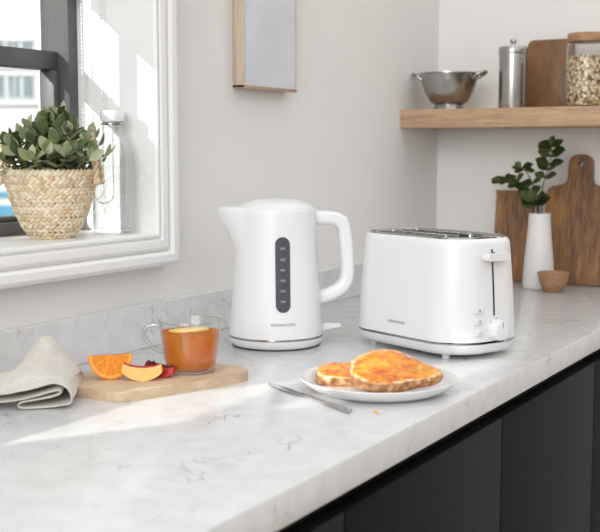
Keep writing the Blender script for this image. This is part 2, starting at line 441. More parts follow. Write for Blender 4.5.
# base cabinets
for i, (x0, x1) in enumerate(((.565, 1.07), (1.07, 1.574), (1.574, 2.081), (2.081, 2.585))):
    lab = ['matt black base cabinet left of the one below the plate',
           'matt black base cabinet under the worktop below the plate', 'matt black base cabinet under the worktop below the toaster',
           'matt black base cabinet under the worktop nearest the end wall'][i]
    c = thing('base_cabinet', lab, 'cabinet', ((x0 + x1) / 2, -.3, 0), 0, 'black base cabinets')
    h = (x1 - x0) / 2
    bm = bmesh.new(); box(bm, (-h, -.26, .1), (h, .29, .805)); box(bm, (-h, -.23, .805), (h, .29, .862)); link('body', bm, M['void'], c, smooth=0)
    mkbox('plinth', (-h, -.22, 0), (h, -.20, .1), M['black'], c, smooth=0)
    mkbox('handle_channel', (-h + .0012, -.262, .797), (h - .0012, -.231, .861), M['black'], c, .001, smooth=25)
    d = mkbox('door', (-h + .0018, -.285, .105), (h - .0018, -.263, .833), M['black'], c, .0015, smooth=25)
c = tag(mkbox('filler_panel', (2.5862, -.582, 0), (2.7495, -.56, .833), M['black'], None, .001), 'narrow black filler panel between the last cabinet and the end wall', 'panel')

# ------------------------------------------------------------------ kettle
KP = (1.6185, -.1674, .9)
k = thing('electric_kettle', 'white plastic electric kettle with grey water gauge standing by the backsplash', 'kettle', KP, math.radians(-50))
def kr(z): # body radius
    t = (z - .019) / (.229 - .019)
    return .0790 - .0125 * t - .0012 * math.sin(PI * t)
bm = bmesh.new()
NA = 96; zz = [.0195 + (.2285 - .0195) * i / 40 for i in range(41)]
loops = []
def spout(a, z):
    d = abs((a - PI + PI) % (2 * PI) - PI)
    wdt = .60
    if d > wdt: return 0
    t = (z - .160) / (.229 - .160)
    if t <= 0: return 0
    s = 1 - d / wdt
    return .031 * (t ** 1.0) * (s ** 1.25) * (1 if s < 1 else 1)
for i, z in enumerate(zz):
    L = []
    for j in range(NA):
        a = 2 * PI * j / NA; r = kr(z) + spout(a, z); L.append((r * math.cos(a), r * math.sin(a), z))
    loops.append(L)
for dz, sc in ((.0010, .988), (.0016, .97)):
    L = []
    for j in range(NA):
        a = 2 * PI * j / NA; r = (kr(.2285) + spout(a, .2285)) * sc; L.append((r * math.cos(a), r * math.sin(a), .2285 + dz))
    loops.append(L)
loft(bm, loops, True, True)
kb = link('body', bm, M['plastic'], k, smooth=50)
# lid: flat rim plate over the spout and dome
bm = bmesh.new()
L = []
for sc, z in ((.955, .2300), (.955, .2312), (.93, .2322)):
    L.append([((kr(.2285) + spout(2 * PI * j / NA, .2285) * 1.02) * sc * math.cos(2 * PI * j / NA), (kr(.2285) + spout(2 * PI * j / NA, .2285) * 1.02) * sc * math.sin(2 * PI * j / NA), z) for j in range(NA)])
for r, z in ((.0605, .2326), (.0575, .2352), (.052, .2385), (.043, .2418), (.030, .2442), (.015, .2454), (.0001, .2457)):
    L.append([(r * math.cos(2 * PI * j / NA), r * math.sin(2 * PI * j / NA), z) for j in range(NA)])
loft(bm, L, True, True); lid = link('lid', bm, M['plastic'], k, smooth=50)
# base
mklathe('power_base', [(.060, .0), (.071, .0003), (.0735, .002), (.0735, .0030), (.0755, .0045), (.0788, .0115), (.0792, .0158), (.077, .0160)], M['plastic2'], k, 72)
mklathe('chrome_band', [(.0770, .0160), (.0796, .0161), (.0799, .0178), (.0796, .0194), (.0770, .0195)], M['chrome'], k, 72, False, False)
bm = bmesh.new(); lathe(bm, [(.0725, .0008), (.0742, .0010), (.0742, .0028), (.0725, .0030)], 72, False, False); link('base_gap', bm, M['ink'], k)
# handle: swept rounded section
def hp(px, y): return ((px - 276) * 1.684e-3 / .97, 0, (344.5 - y) * 1.69e-3)
path = spline([hp(304, 218.3), hp(318, 218.3), hp(330, 218.8), hp(338, 221.5), hp(342.5, 228), hp(344.5, 240), hp(346.2, 258), hp(346.6, 274), hp(344.5, 283.5), hp(338, 290.5), hp(328, 295.5), hp(312, 299.5)], 6)
bm = bmesh.new(); L = []
for p, tt, a, b in frames(path):
    # in-plane normal and across axis
    ac = Vector((0, 1, 0)); ip = tt.cross(ac).normalized()
    L.append([p + ip * x + ac * y for x, y in rrect(.0228, .027, .0085, 5)])
loft(bm, L, True, True); hd = link('handle', bm, M['plastic'], k, smooth=50)
bm = bmesh.new(); L = []
for p, tt, a, b in frames(path)[10:-12]:
    ac = Vector((0, 1, 0)); ip = tt.cross(ac).normalized()
    q = p - ip * .0055
    if (q - Vector((.03, 0, .14))).length < (p - Vector((.03, 0, .14))).length: q = p + ip * .0055
    L.append([q + ip * x + ac * y for x, y in rrect(.0012, .0274, .0005, 2)])
loft(bm, L, True, True); link('handle_seam', bm, M['plastic2'], hd, smooth=50)
p, tt, a, b = frames(path)[20]
bm = bmesh.new(); box(bm, (-.011, -.009, -.004), (.011, .009, .004), .003)
link('lid_button', bm, M['plastic'], hd, loc=Vector(hp(340.5, 217.5)), rot=(0, math.radians(30), 0))
# switch lever under handle
bm = bmesh.new(); prism(bm, [(.070, .030), (.078, .0345), (.110, .0330), (.111, .0275), (.106, .0255), (.078, .0235), (.070, .020)], -.0075, .0075, .0015, 'y')
link('switch', bm, M['plastic2'], k, smooth=40)
# water gauge following the wall at local -y
def surf(s, z, off):  # s = arc length from the -y direction
    r = kr(z); a = -PI / 2 + s / r; return Vector(((r + off) * math.cos(a), (r + off) * math.sin(a), z))
def stadium(hw, z0, z1, n=12):
    pts = [(hw * math.cos(PI * i / n), z1 - hw + hw * math.sin(PI * i / n)) for i in range(n + 1)]
    pts += [(hw * math.cos(PI + PI * i / n), z0 + hw + hw * math.sin(PI + PI * i / n)) for i in range(n + 1)]
    return pts
def patch(name, hw, z0, z1, off, mat, parent):
    bm = bmesh.new(); rows = 40; L = []
    for i in range(rows + 1):
        t = i / rows; z = z0 + (z1 - z0) * (.5 - .5 * math.cos(PI * t))
        d = max(0, (z0 + hw) - z, z - (z1 - hw)); w_ = math.sqrt(max(hw * hw - d * d, 1e-9))
        L.append([surf(w_ * u, z, off) for u in (-1, -.6, -.2, .2, .6, 1)])
    loft(bm, L, closed=False)
    r = bmesh.ops.solidify(bm, geom=bm.faces[:], thickness=.0012)
    return link(name, bm, mat, parent, smooth=40)
g = patch('water_gauge', .0120, .0640, .1865, .0012, M['gauge'], k)
patch('gauge_tube', .0056, .072, .179, .0016, M['gauge_mark'], g)
bm = bmesh.new()
for z in (.080, .097, .114, .131, .148, .166):
    for (s0, s1, dz) in ((-.0040, .0040, .0042),):
        L = [[surf(s0 + (s1 - s0) * u / 4, z + v, .0021) for u in range(5)] for v in (0, dz)]
        loft(bm, L, closed=False)
mk = plain('pale_gauge_marks', (.20, .215, .25), .3)
link('level_mark', bm, mk, g)
bm = lettering('KENWOOD', .0400, .0)
for v in bm.verts: v.co = surf(v.co.x, .0440 + v.co.y, .0004)
link('brand_lettering', bm, M['ink'], k, smooth=0)

# ------------------------------------------------------------------ toaster
t = thing('toaster', 'white two-slot toaster with chrome trim standing right of the kettle', 'toaster', (1.7266, -.4103, .9), math.radians(66))
def ring(L, W, r, z): return [(x, y, z) for x, y in rrect(L, W, r, 10)]
bm = bmesh.new()
lv = []
for i in range(15):
    s = i / 14; z = .0290 + (.1800 - .0290) * s
    q = .0240 * (s ** 1.35)
    lv.append(ring(.2730 - q * .8, .1715 - q * .8, .066 - q * .35, z))
for dz, d in ((.0040, .0012), (.0072, .0042), (.0088, .0085)):
    lv.append(ring(.2730 - .0192 - 2 * d, .1715 - .0192 - 2 * d, .0575 - d, .1800 + dz))
loft(bm, lv, True, False); link('body', bm, M['plastic'], t, smooth=40)
bm = bmesh.new()
lb = [ring(.2730 - .034 - 0, .1715 - .034, .050, .0075), ring(.2730 - .018, .1715 - .018, .058, .0090), ring(.2730 - .006, .1715 - .006, .064, .0150), ring(.2730, .1715, .066, .0240), ring(.270, .1685, .0645, .0255)]
loft(bm, lb, True, True); link('base', bm, M['plastic2'], t, smooth=40)
bm = bmesh.new(); loft(bm, [ring(.270, .1685, .0645, .0254), ring(.2738, .1723, .0664, .0255), ring(.2742, .1727, .0666, .0272), ring(.2738, .1723, .0664, .0289), ring(.270, .1685, .0645, .0290)]); link('chrome_band', bm, M['chrome'], t, smooth=40)
# top plate with slots cut as separate dark wells
TL, TW = .2730 - .0192 - .016, .1715 - .0192 - .016
bm = bmesh.new()
loft(bm, [ring(TL - .006, TW - .006, .047, .1800), ring(TL + .0005, TW + .0005, .0495, .1885), ring(TL - .001, TW - .001, .049, .1908), ring(TL - .006, TW - .006, .047, .1912), ring(TL - .012, TW - .012, .044, .1893), ring(TL - .016, TW - .016, .042, .1888)], False, True)
tp = link('top_plate', bm, M['chrome'], t, smooth=40)
for y in (-.027, .027):
    bm = bmesh.new()
    loft(bm, [ring(.165, .034, .008, .1886), ring(.165, .034, .008, .1912), ring(.160, .029, .006, .1914), ring(.158, .027, .005, .1890), ring(.158, .027, .005, .1889)], False, False)
    s = link('slot_rim', bm, M['brushed'], tp, smooth=40, loc=(.012, y, 0))
    mkbox('slot_well', (-.079, -.0135, .1870), (.079, .0135, .1894), M['slot'], s)
    bm = bmesh.new()
    for x in (-.055, -.028, 0, .028, .055):
        tube(bm, [(x, -.012, .1896), (x, -.006, .1906), (x, .006, .1906), (x, .012, .1896)], .0011, 6)
    link('bread_guide', bm, M['chrome'], s)
def end_x(z):  # x of the controls face at height z (local, negative end)
    s = min(1, max(0, (z - .029) / .151)); return -(.2730 - .0240 * s ** 1.35 * .8) / 2
bm = bmesh.new(); L = []
for i in range(9):
    z = .0685 + (.1725 - .0685) * i / 8; x = end_x(z) - .0006
    L.append([(x, -.0016, z), (x, .0016, z)])
loft(bm, L, closed=False); bmesh.ops.solidify(bm, geom=bm.faces[:], thickness=.0010); link('lever_track', bm, M['slot'], t)
bm = bmesh.new()
lx = end_x(.161)
loft(bm, [[(lx + x0, y * (1 if x0 > -.016 else .94), .161 + z) for y, z in rrect(.050, .0115, .005, 5)] for x0 in (-.004, -.009, -.0145, -.0175)], True, True)
lev = link('lever', bm, M['plastic'], t, smooth=45)
bm = bmesh.new(); box(bm, (lx - .005, -.0012, .153), (lx + .0005, .0012, .168)); link('lever_stem', bm, M['slot'], lev)
bm = bmesh.new(); lathe(bm, [(.0165, 0), (.0166, .003), (.0158, .012), (.0145, .0150), (.011, .0160)], 40)
for v in bm.verts: v.co = (-v.co.z, v.co.y, v.co.x)
kx = end_x(.046)
kn = link('browning_knob', bm, M['plastic'], t, loc=(kx + .0005, -.004, .046), smooth=40)
mkbox('knob_pointer', (-.0164, -.0007, .004), (-.0158, .0007, .013), M['ink2'], kn)
bm = bmesh.new()
for a in range(-130, 131, 43):
    r = .0185; y, z = r * math.sin(math.radians(a)), r * math.cos(math.radians(a))
    box(bm, (-.0006, y - .0008, z - .0008), (.0006, y + .0008, z + .0008))
link('dial_mark', bm, M['ink2'], t, loc=(kx - .0002, -.004, .046))
for i, z in enumerate((.079, .0615, .044)):
    bx = end_x(z)
    b_ = mkbox('push_button', (-.0022, -.0085, -.0048), (.002, .0085, .0048), M['plastic'], t, .0012, loc=(bx, .0325, z))
    bm = bmesh.new()
    if i == 0:
        box(bm, (-.0024, -.0026, -.0004), (-.0022, .0026, .0004)); box(bm, (-.0024, -.0004, -.0026), (-.0022, .0004, .0026)); box(bm, (-.0024, -.0016, -.0016), (-.0022, .0016, .0016))
    elif i == 1:
        for q in (-.0018, 0, .0018): box(bm, (-.0024, -.0022, q - .0005), (-.0022, .0022, q + .0005))
    else:
        for y0, z0, y1, z1 in ((-.0022, -.0018, .0022, -.0012), (-.0022, -.0018, -.0014, .0004), (.0014, -.0018, .0022, .0004), (-.0008, .0006, .0008, .0018)):
            box(bm, (-.0024, y0, z0), (-.0022, y1, z1))
    link('button_icon', bm, M['ink2'], b_, smooth=0)
for x in (-.087, .087):
    for y in (-.052, .056):
        mklathe('foot', [(.0062, 0), (.0068, .001), (.0068, .012)], M['plastic2'], t, 16, loc=(x, y, 0))
bm = lettering('KENWOOD', .0400, .0)
sy = .1715 / 2 - .4 * .024 * ((.049 - .029) / .151) ** 1.35
for v in bm.verts: v.co = (-v.co.x, sy + .0005, .0500 + v.co.y)
link('brand_lettering', bm, M['ink'], t, smooth=0, loc=(-.001, 0, 0))

# ------------------------------------------------------------------ chopping board, mug, fruit
def smooth_poly(pts, n=5):
    P = [Vector((x, y, 0)) for x, y in pts]; m = len(P); out = []
    for i in range(m):
        p0, p1, p2, p3 = P[i - 1], P[i], P[(i + 1) % m], P[(i + 2) % m]
        for k_ in range(n):
            s = k_ / n
            q = .5 * ((2 * p1) + (p2 - p0) * s + (2 * p0 - 5 * p1 + 4 * p2 - p3) * s * s + (3 * p1 - p0 - 3 * p2 + p3) * s ** 3)
            out.append((q.x, q.y))
    return out
BC = (1.245, -.19)
outl = [(1.362, -.262), (1.3665, -.240), (1.358, -.212), (1.325, -.165), (1.270, -.120), (1.230, -.098), (1.205, -.094), (1.175, -.086), (1.147, -.085), (1.130, -.098), (1.126, -.120),
        (1.130, -.150), (1.134, -.172), (1.131, -.195), (1.137, -.222), (1.165, -.238), (1.217, -.257), (1.280, -.279), (1.322, -.290), (1.348, -.283)]
bm = bmesh.new(); prism(bm, [(x - BC[0], y - BC[1]) for x, y in smooth_poly(outl, 4)], 0, .0135, .002)
tag(link('serving_board', bm, M['board'], None, loc=(*BC, .9), smooth=30, rot=(0, 0, 0)), 'small pale wooden serving board lying on the worktop under the glass mug', 'serving board')
BZ = .9135
m = thing('glass_mug', 'clear glass mug of amber tea standing on the pale wooden board', 'mug', (1.2975, -.2185, BZ), math.atan2(.868, -.497))
mklathe('mug_body', [(.0001, .0), (.031, .0), (.0345, .0022), (.0362, .008), (.0385, .024), (.0420, .051), (.0440, .0725), (.0446, .0738), (.0434, .0738), (.0408, .051), (.0372, .024), (.0345, .0085), (.0001, .0075)], M['mugglass'], m, 56, False, False, smooth=60)
mklathe('mug_rim', [(.0430, .0722), (.0439, .0734), (.0447, .0738), (.0449, .0728), (.0442, .0718)], M['rimglass'], m, 56, False, False)
mklathe('mug_foot', [(.0300, .0002), (.0345, .0022), (.0362, .0062), (.0335, .0066), (.0260, .0030)], M['rimglass'], m, 56, False, False)
bm = bmesh.new(); tube(bm, spline([(.0425, 0, .0640), (.050, 0, .0665), (.0590, 0, .0650), (.0655, 0, .0575), (.0640, 0, .0480), (.0570, 0, .0380), (.048, 0, .0310), (.0385, 0, .0275)], 6), lambda s: .0036, 12, flat=1.4)
link('mug_handle', bm, M['rimglass'], m, smooth=60)
ti = mklathe('tea', [(.0001, .0080), (.0342, .0088), (.0369, .024), (.0400, .048), (.0412, .0575), (.0001, .0578)], M['tea'], m, 56, False, False, smooth=50)
def disc(name, r, th, mat, parent, loc, rot, label=None):
    o = mklathe(name, [(.0001, 0), (r * .93, 0), (r, th * .3), (r, th * .7), (r * .93, th), (.0001, th)], mat, parent, 28, False, False)
    o.location = loc; o.rotation_euler = rot; return o
disc('lemon_slice', .029, .005, M['lemon'], m, (.002, -.004, .0558), (.10, .06, 0))
disc('lemon_slice', .023, .005, M['lemon'], m, (-.012, -.012, .026), (1.2, .3, .7))
def lune(name, R_, half, mat_flesh, mat_skin, parent=None, inner=.45, n=18, m_=8):
    # wedge of a round fruit: two flat cut faces, curved skin, hollow heart
    bm = bmesh.new(); A = []
    for i in range(n + 1):
        th = (2 * i / n - 1) * .85    # along the crescent
        row = []
        for j in range(m_ + 1):
            ph = -half + 2 * half * j / m_
            row.append(Vector((R_ * math.sin(th), R_ * math.cos(th) * math.sin(ph), -R_ * math.cos(th) * math.cos(ph))))
        A.append(row)
    skin = [[bm.verts.new(p) for p in row] for row in A]
    for i in range(n):
        for j in range(m_): bm.faces.new((skin[i][j], skin[i + 1][j], skin[i + 1][j + 1], skin[i][j + 1])).material_index = 1
    def innerp(th, ph): return Vector((R_ * .93 * math.sin(th), R_ * inner * (math.cos(th) + .18) * math.sin(ph) * .9, -R_ * inner * (math.cos(th) + .18) * math.cos(ph)))
    inn = [[bm.verts.new(innerp((2 * i / n - 1) * .85, -half + 2 * half * j / m_)) for j in range(m_ + 1)] for i in range(n + 1)]
    for i in range(n):
        for j in range(m_): bm.faces.new((inn[i][j], inn[i][j + 1], inn[i + 1][j + 1], inn[i + 1][j])).material_index = 2
        for j in (0, m_): bm.faces.new((skin[i][j], inn[i][j], inn[i + 1][j], skin[i + 1][j])).material_index = 0
    for i in (0, n):
        for j in range(m_): bm.faces.new((skin[i][j], skin[i][j + 1], inn[i][j + 1], inn[i][j])).material_index = 0
    return bm
# orange quarter: half-disc cut face towards the viewer, second cut face on top
o_ = thing('orange_wedge', 'cut orange wedge with its juicy face showing, resting on the board', 'orange', (1.198, -.1545, BZ), math.radians(-60.2 + 18))
RO = .0305
bm = bmesh.new(); n = 28; mm = 12
grid = []
for i in range(n + 1):
    th = PI * i / n
    grid.append([bm.verts.new((RO * math.cos(th), RO * .85 * math.sin(th) * math.sin(PI / 2 * j / mm), -RO * 1.12 * math.sin(th) * math.cos(PI / 2 * j / mm))) for j in range(mm + 1)])
for i in range(n):
    for j in range(mm): bm.faces.new((grid[i][j], grid[i + 1][j], grid[i + 1][j + 1], grid[i][j + 1]))
bmesh.ops.remove_doubles(bm, verts=bm.verts[:], dist=1e-5)
OR = (math.radians(-14), 0, 0)
link('peel', bm, M['peel'], o_, loc=(0, 0, RO * 1.10), rot=OR)
bm = bmesh.new()
def half_disc(bm, r0, r1, off, mat, up=False):
    V = []
    for r in (r0, r1):
        V.append([(r * math.cos(PI * i / n), -off, -r * 1.12 * math.sin(PI * i / n)) if not up else (r * math.cos(PI * i / n), r * .85 * math.sin(PI * i / n), off) for i in range(n + 1)])
    loft(bm, V, closed=False, mat=mat)
for up in (False, True):
    half_disc(bm, .0001, RO * .85, .0004, 0, up); half_disc(bm, RO * .85, RO * .93, .0003, 1, up); half_disc(bm, RO * .93, RO, 0, 2, up)
fl = link('flesh', bm, [M['pulp'], M['pith'], M['peel']], o_, loc=(0, 0, RO * 1.10), rot=OR, smooth=20)
# peach wedges
p_ = thing('peach_wedge', 'yellow peach wedge lying in front of the orange on the board', 'peach', (1.2045, -.2065, BZ), math.radians(-60.2), 'peach wedges')
bm = lune('x', .0370, .28, 0, 1, inner=.44)
link('peach_flesh', bm, [M['peach'], M['peach_skin'], M['peach_red']], p_, loc=(-.003, .010, .0364), rot=(math.radians(8), math.radians(1), 0))
q_ = thing('peach_wedge', 'red-skinned peach wedge with dark heart behind the yellow wedge', 'peach', (1.2360, -.2105, BZ), math.radians(-60.2 - 14), 'peach wedges')
bm = lune('x', .0290, .42, 0, 1, inner=.44)
link('peach_flesh', bm, [M['peach_red'], M['peach_skin'], M['pit']], q_, loc=(0, .004, .0288), rot=(math.radians(14), math.radians(8), 0))
bm = bmesh.new()
for i in range(26):
    bmesh.ops.create_icosphere(bm, subdivisions=1, radius=rnd.uniform(.0014, .0028), matrix=Matrix.Translation((rnd.uniform(-.021, .002), rnd.uniform(-.004, .006), .0190 + rnd.uniform(-.003, .0025))))
link('dark_heart', bm, M['pit'], q_)

# ------------------------------------------------------------------ linen towel
e1 = Vector((.4967, -.8679, 0)); TO = Vector((1.05, -.163, .9)) - e1 * .016; e2 = Vector((.8679, .4967, 0))
def lerp(tab, s):
    if s <= tab[0][0]: return tab[0][1]
    for (a, va), (b, vb) in zip(tab, tab[1:]):
        if s <= b:
            u = (s - a) / (b - a); u = u * u * (3 - 2 * u) * .5 + u * .5
            return va + (vb - va) * u
    return tab[-1][1]
front = [(-.16, .021), (-.05, .020), (-.01, .0235), (.02, .030), (.035, .033), (.044, .031)]
back = [(-.16, .018), (-.056, .024), (-.044, .029), (-.034, .040), (-.024, .055), (-.011, .072), (-.003, .0775), (.007, .0755), (.016, .065), (.026, .051), (.036, .038), (.048, .024)]
def towel_row(d):
    t_ = min(1, d / .115); P = []
    N1 = 34
    for i in range(N1):
        s = -.16 + (.205) * i / (N1 - 1)
        z = lerp(front, s) * (1 - t_) + lerp(back, s) * t_
        nz = noise.noise(Vector((s * 30, d * 22, 1.3))) * .0028 + noise.noise(Vector((s * 75, d * 40, 5.1))) * .0009
        P.append((s, z + nz))
    zt = P[-1][1]
    sq = 1 - .35 * t_
    roll = [(.0505, zt * .90), (.0545, zt * .70), (.0560, zt * .45), (.0535, zt * .22), (.046, .0062 * sq + .0008), (.034, .0034), (.018, .0024), (.004, .0022), (-.006, .0026),
            (-.0115, .0045), (-.0125, .0080), (-.008, .0108), (.002, .0116), (.014, .0130), (.026, .0150), (.034, .0172), (.040, .0200), (.0425, .0225), (.0405, .0245), (.034, .0240),
            (.022, .0205), (.004, .0160), (-.02, .0120), (-.05, .0095), (-.09, .0085), (-.16, .0080)]
    wob = 1 + .25 * noise.noise(Vector((d * 30, 3, 0)))
    for s, z in roll:
        P.append((s - .012 * t_ * (1 if s > .03 else 0), max(.0022, z * (wob if .003 < z < .026 else 1))))
    return P
bm = bmesh.new(); L = []
for i in range(22):
    d = .145 * i / 21
    row = towel_row(d)
    sk = .004 * math.sin(i * .9) * (1 if i < 6 else .3)
    drop = max(0, (d - .115) / .03)
    L.append([TO + e1 * s + e2 * (d + (.006 * math.sin(s * 60) + sk) * (1 - i / 21)) + Vector((0, 0, z * (1 - .45 * drop * drop) if j < 34 else z)) - TO for j, (s, z) in enumerate(row)])
loft(bm, L, closed=False)
bmesh.ops.recalc_face_normals(bm, faces=bm.faces[:])
tw = link('linen_towel', bm, M['linen'], None, loc=TO, smooth=60)
tw.modifiers.new('thick', 'SOLIDIFY').thickness = .0022; tw.modifiers['thick'].offset = 0
sb = tw.modifiers.new('sub', 'SUBSURF'); sb.levels = 1; sb.render_levels = 1
tag(tw, 'folded natural linen towel heaped on the worktop below the window', 'towel')

# ------------------------------------------------------------------ plate, toast, knife
PC = (1.367, -.482, .9)
tag(mklathe('plate', [(.0001, .0035), (.060, .0030), (.066, .0), (.070, .0), (.082, .0025), (.096, .0085), (.1045, .0155), (.1075, .0195), (.1070, .0205), (.1045, .0200), (.0985, .0130), (.092, .0085), (.082, .0068), (.0001, .0062)], M['ceramic'], None, 80, False, False, smooth=60, loc=PC),
    'round white plate with a raised rim holding two slices of toast', 'plate')
def toast(name_label, c, n, pts, th, grp):
    n = Vector(n).normalized(); a1 = Vector((.4967, -.8679, 0)); a1 = (a1 - n * a1.dot(n)).normalized(); a2 = n.cross(a1)
    root = thing('toast_slice', name_label, 'toast', c, 0, grp)
    root.rotation_euler = Matrix((a1, a2, n)).transposed().to_euler()
    P = smooth_poly(pts, 5)
    bm = bmesh.new(); cx = sum(x for x, y in P) / len(P); cy = sum(y for x, y in P) / len(P)
    def rg(s, z, wob=0.): return [(cx + (x - cx) * s + wob * noise.noise(Vector((x * 90, y * 90, z * 200))), cy + (y - cy) * s + wob * noise.noise(Vector((x * 90, y * 90, 7 + z * 200))), z + wob * .5 * noise.noise(Vector((x * 120, y * 120, 3)))) for x, y in P]
    loft(bm, [rg(.5, -th), rg(.93, -th, .001), rg(.975, -th * .8, .0016), rg(1., -th * .45, .0016), rg(.995, -.002, .0016), rg(.965, 0, .001), rg(.5, 0)], True, True)
    link('bread', bm, M['crust'], root, smooth=50)
    bm = bmesh.new(); loft(bm, [rg(.985, -.0042, .002), rg(.972, .0004, .0015), rg(.93, .0014, .0015), rg(.5, .0012), rg(.02, .0012)], False, True); link('buttered_top', bm, M['crumb'], root, smooth=50)
    bm = bmesh.new(); loops = []
    for i in range(15):
        s = .968 * (1 - i / 14) + .004
        lp = []
        for q, (x, y) in enumerate(P):
            wv = 1 + (.05 * noise.noise(Vector((q * .35, 2.2, c[0] * 50)))) * (1 if i == 0 else 1)
            X = cx + (x - cx) * s * wv; Y = cy + (y - cy) * s * wv
            edge = min(1, i / 2.5)
            lp.append((X, Y, .0006 + edge * (.0026 + .0026 * noise.noise(Vector((X * 70, Y * 70, 1))) + .0014 * noise.noise(Vector((X * 170, Y * 170, 4))))))
        loops.append(lp)
    loft(bm, loops, False, True); link('marmalade', bm, M['jam'], root, smooth=80)
    return root
toast('left slice of marmalade toast, lying flat on the plate under the other', (1.3685, -.4367, .9215), (-.0756, -.0433, .9962),
      [(-.0469, 0.0), (-.0448, .020), (-.0362, .036), (-.0051, .0430), (.022, .043), (.0319, .0251), (.0289, -.0200), (.012, -.0300), (-.0148, -.0291), (-.0351, -.0267), (-.0445, -.015)], .0135, 'marmalade toast')
toast('larger front slice of marmalade toast, leaning on the other slice', (1.3583, -.5141, .9345), (-.2538, -.1452, .9563),
      [(-.0655, .0028), (-.0605, .0258), (-.046, .0435), (-.0202, .058), (.0044, .0535), (.0244, .0336), (.044, .0124), (.0572, -.0018), (.0586, -.0112), (.0485, -.0209), (.0267, -.0277), (-.0005, -.0386), (-.0269, -.0416), (-.0499, -.0332), (-.0624, -.0175)], .0150, 'marmalade toast')
bm = bmesh.new()
for i in range(9):
    bmesh.ops.create_icosphere(bm, subdivisions=1, radius=rnd.uniform(.0008, .0022), matrix=Matrix.Translation((rnd.uniform(-.006, .006), rnd.uniform(-.005, .005), .0012)))
o = tag(link('toast_crumbs', bm, M['crumb'], None, loc=(1.2482, -.5353, .9)), 'few pale toast crumbs on the worktop in front of the plate', 'crumbs'); o['kind'] = 'stuff'
# knife: x runs from tip to handle end
kt = Vector((1.334, -.327)); ke = Vector((1.2285, -.5095)); kd = ke - kt
kf = thing('butter_knife', 'slim steel butter knife lying on the worktop beside the plate', 'knife', (kt.x, kt.y, .9), math.atan2(kd.y, kd.x))
bm = bmesh.new(); L = []
for x, y0, y1, zc, h in ((0, -.0012, .0002, .0016, .0004), (.006, -.0048, .0012, .0018, .0006), (.02, -.0075, .0016, .002, .0008), (.05, -.0088, .0018, .0022, .001), (.08, -.0078, .002, .0026, .0012), (.097, -.0042, .0024, .003, .0016)):
    L.append([(x, y0, zc - h * .3), (x, (y0 + y1) / 2, zc - h), (x, y1, zc - h), (x, y1, zc + h), (x, (y0 + y1) / 2, zc + h * .9), (x, y0, zc + h * .3)])
loft(bm, L, True, True); link('blade', bm, M['knife'], kf, smooth=50)
bm = bmesh.new(); L = []
for x, w_, h in ((.093, .0026, .0018), (.105, .0024, .0022), (.13, .0030, .0026), (.17, .0040, .0030), (.198, .0048, .0034), (.207, .0046, .0034), (.2115, .0025, .002)):
    L.append([(x, w_ * math.cos(2 * PI * q / 14), .0038 + h * math.sin(2 * PI * q / 14)) for q in range(14)])
loft(bm, L, True, True); link('handle', bm, M['knife'], kf, smooth=60)

# ------------------------------------------------------------------ window sill: plant in woven basket, bottle
pp = thing('potted_sage', 'leafy green sage plant in a woven straw basket on the window sill', 'plant', (1.3315, .066, SILL))
def br(z):  # basket radius by height
    return lerp([(0, .029), (.006, .036), (.02, .046), (.045, .0570), (.07, .0645), (.09, .0695), (.104, .0725)], z)
bm = bmesh.new(); HB = .102
lathe(bm, [(.0001, .001), (.032, .001)] + [(br(z) - .003, z) for z in [HB * i / 14 for i in range(15)]] + [(br(HB) - .006, HB)] + [(br(z) - .006, z) for z in [HB * i / 14 for i in range(14, 1, -1)]] + [(.0001, .012)], 40, False, False)
bk = link('basket', bm, M['straw_in'], pp, smooth=60)
bm = bmesh.new()
rows = 9; hrow = HB / rows
def strand(bm, c, nrm, dirv, ln, wd, th):
    dirv = dirv.normalized(); nrm = (nrm - dirv * nrm.dot(dirv)).normalized(); sd = dirv.cross(nrm)
    L = []
    for s, w_ in ((-1, .25), (-.8, .75), (-.3, 1), (.3, 1), (.8, .75), (1, .25)):
        cc = c + dirv * (ln * s) + nrm * (th * .9 * (1 - s * s))
        L.append([cc + sd * (wd * w_ * math.cos(2 * PI * q / 6)) + nrm * (th * w_ * math.sin(2 * PI * q / 6)) for q in range(6)])
    loft(bm, L, True, True)
for r_ in range(rows):
    zc = hrow * (r_ + .5); R0 = br(zc); nstr = int(2 * PI * R0 / .0088)
    slope = (br(zc + .004) - br(max(0, zc - .004))) / .008
    for q in range(nstr):
        for half in (-1, 1):
            a = 2 * PI * (q + (.25 if half > 0 else .0) + rnd.uniform(-.06, .06)) / nstr
            z = zc + half * hrow * .24; R1 = br(z) - .0008
            c = Vector((R1 * math.cos(a), R1 * math.sin(a), z))
            rad = Vector((math.cos(a), math.sin(a), -slope * .6)).normalized(); tan = Vector((-math.sin(a), math.cos(a), 0))
            up = Vector((slope * math.cos(a), slope * math.sin(a), 1)).normalized()
            strand(bm, c, rad, tan * .80 + up * (.55 * half), .0066, .0030, .0017)
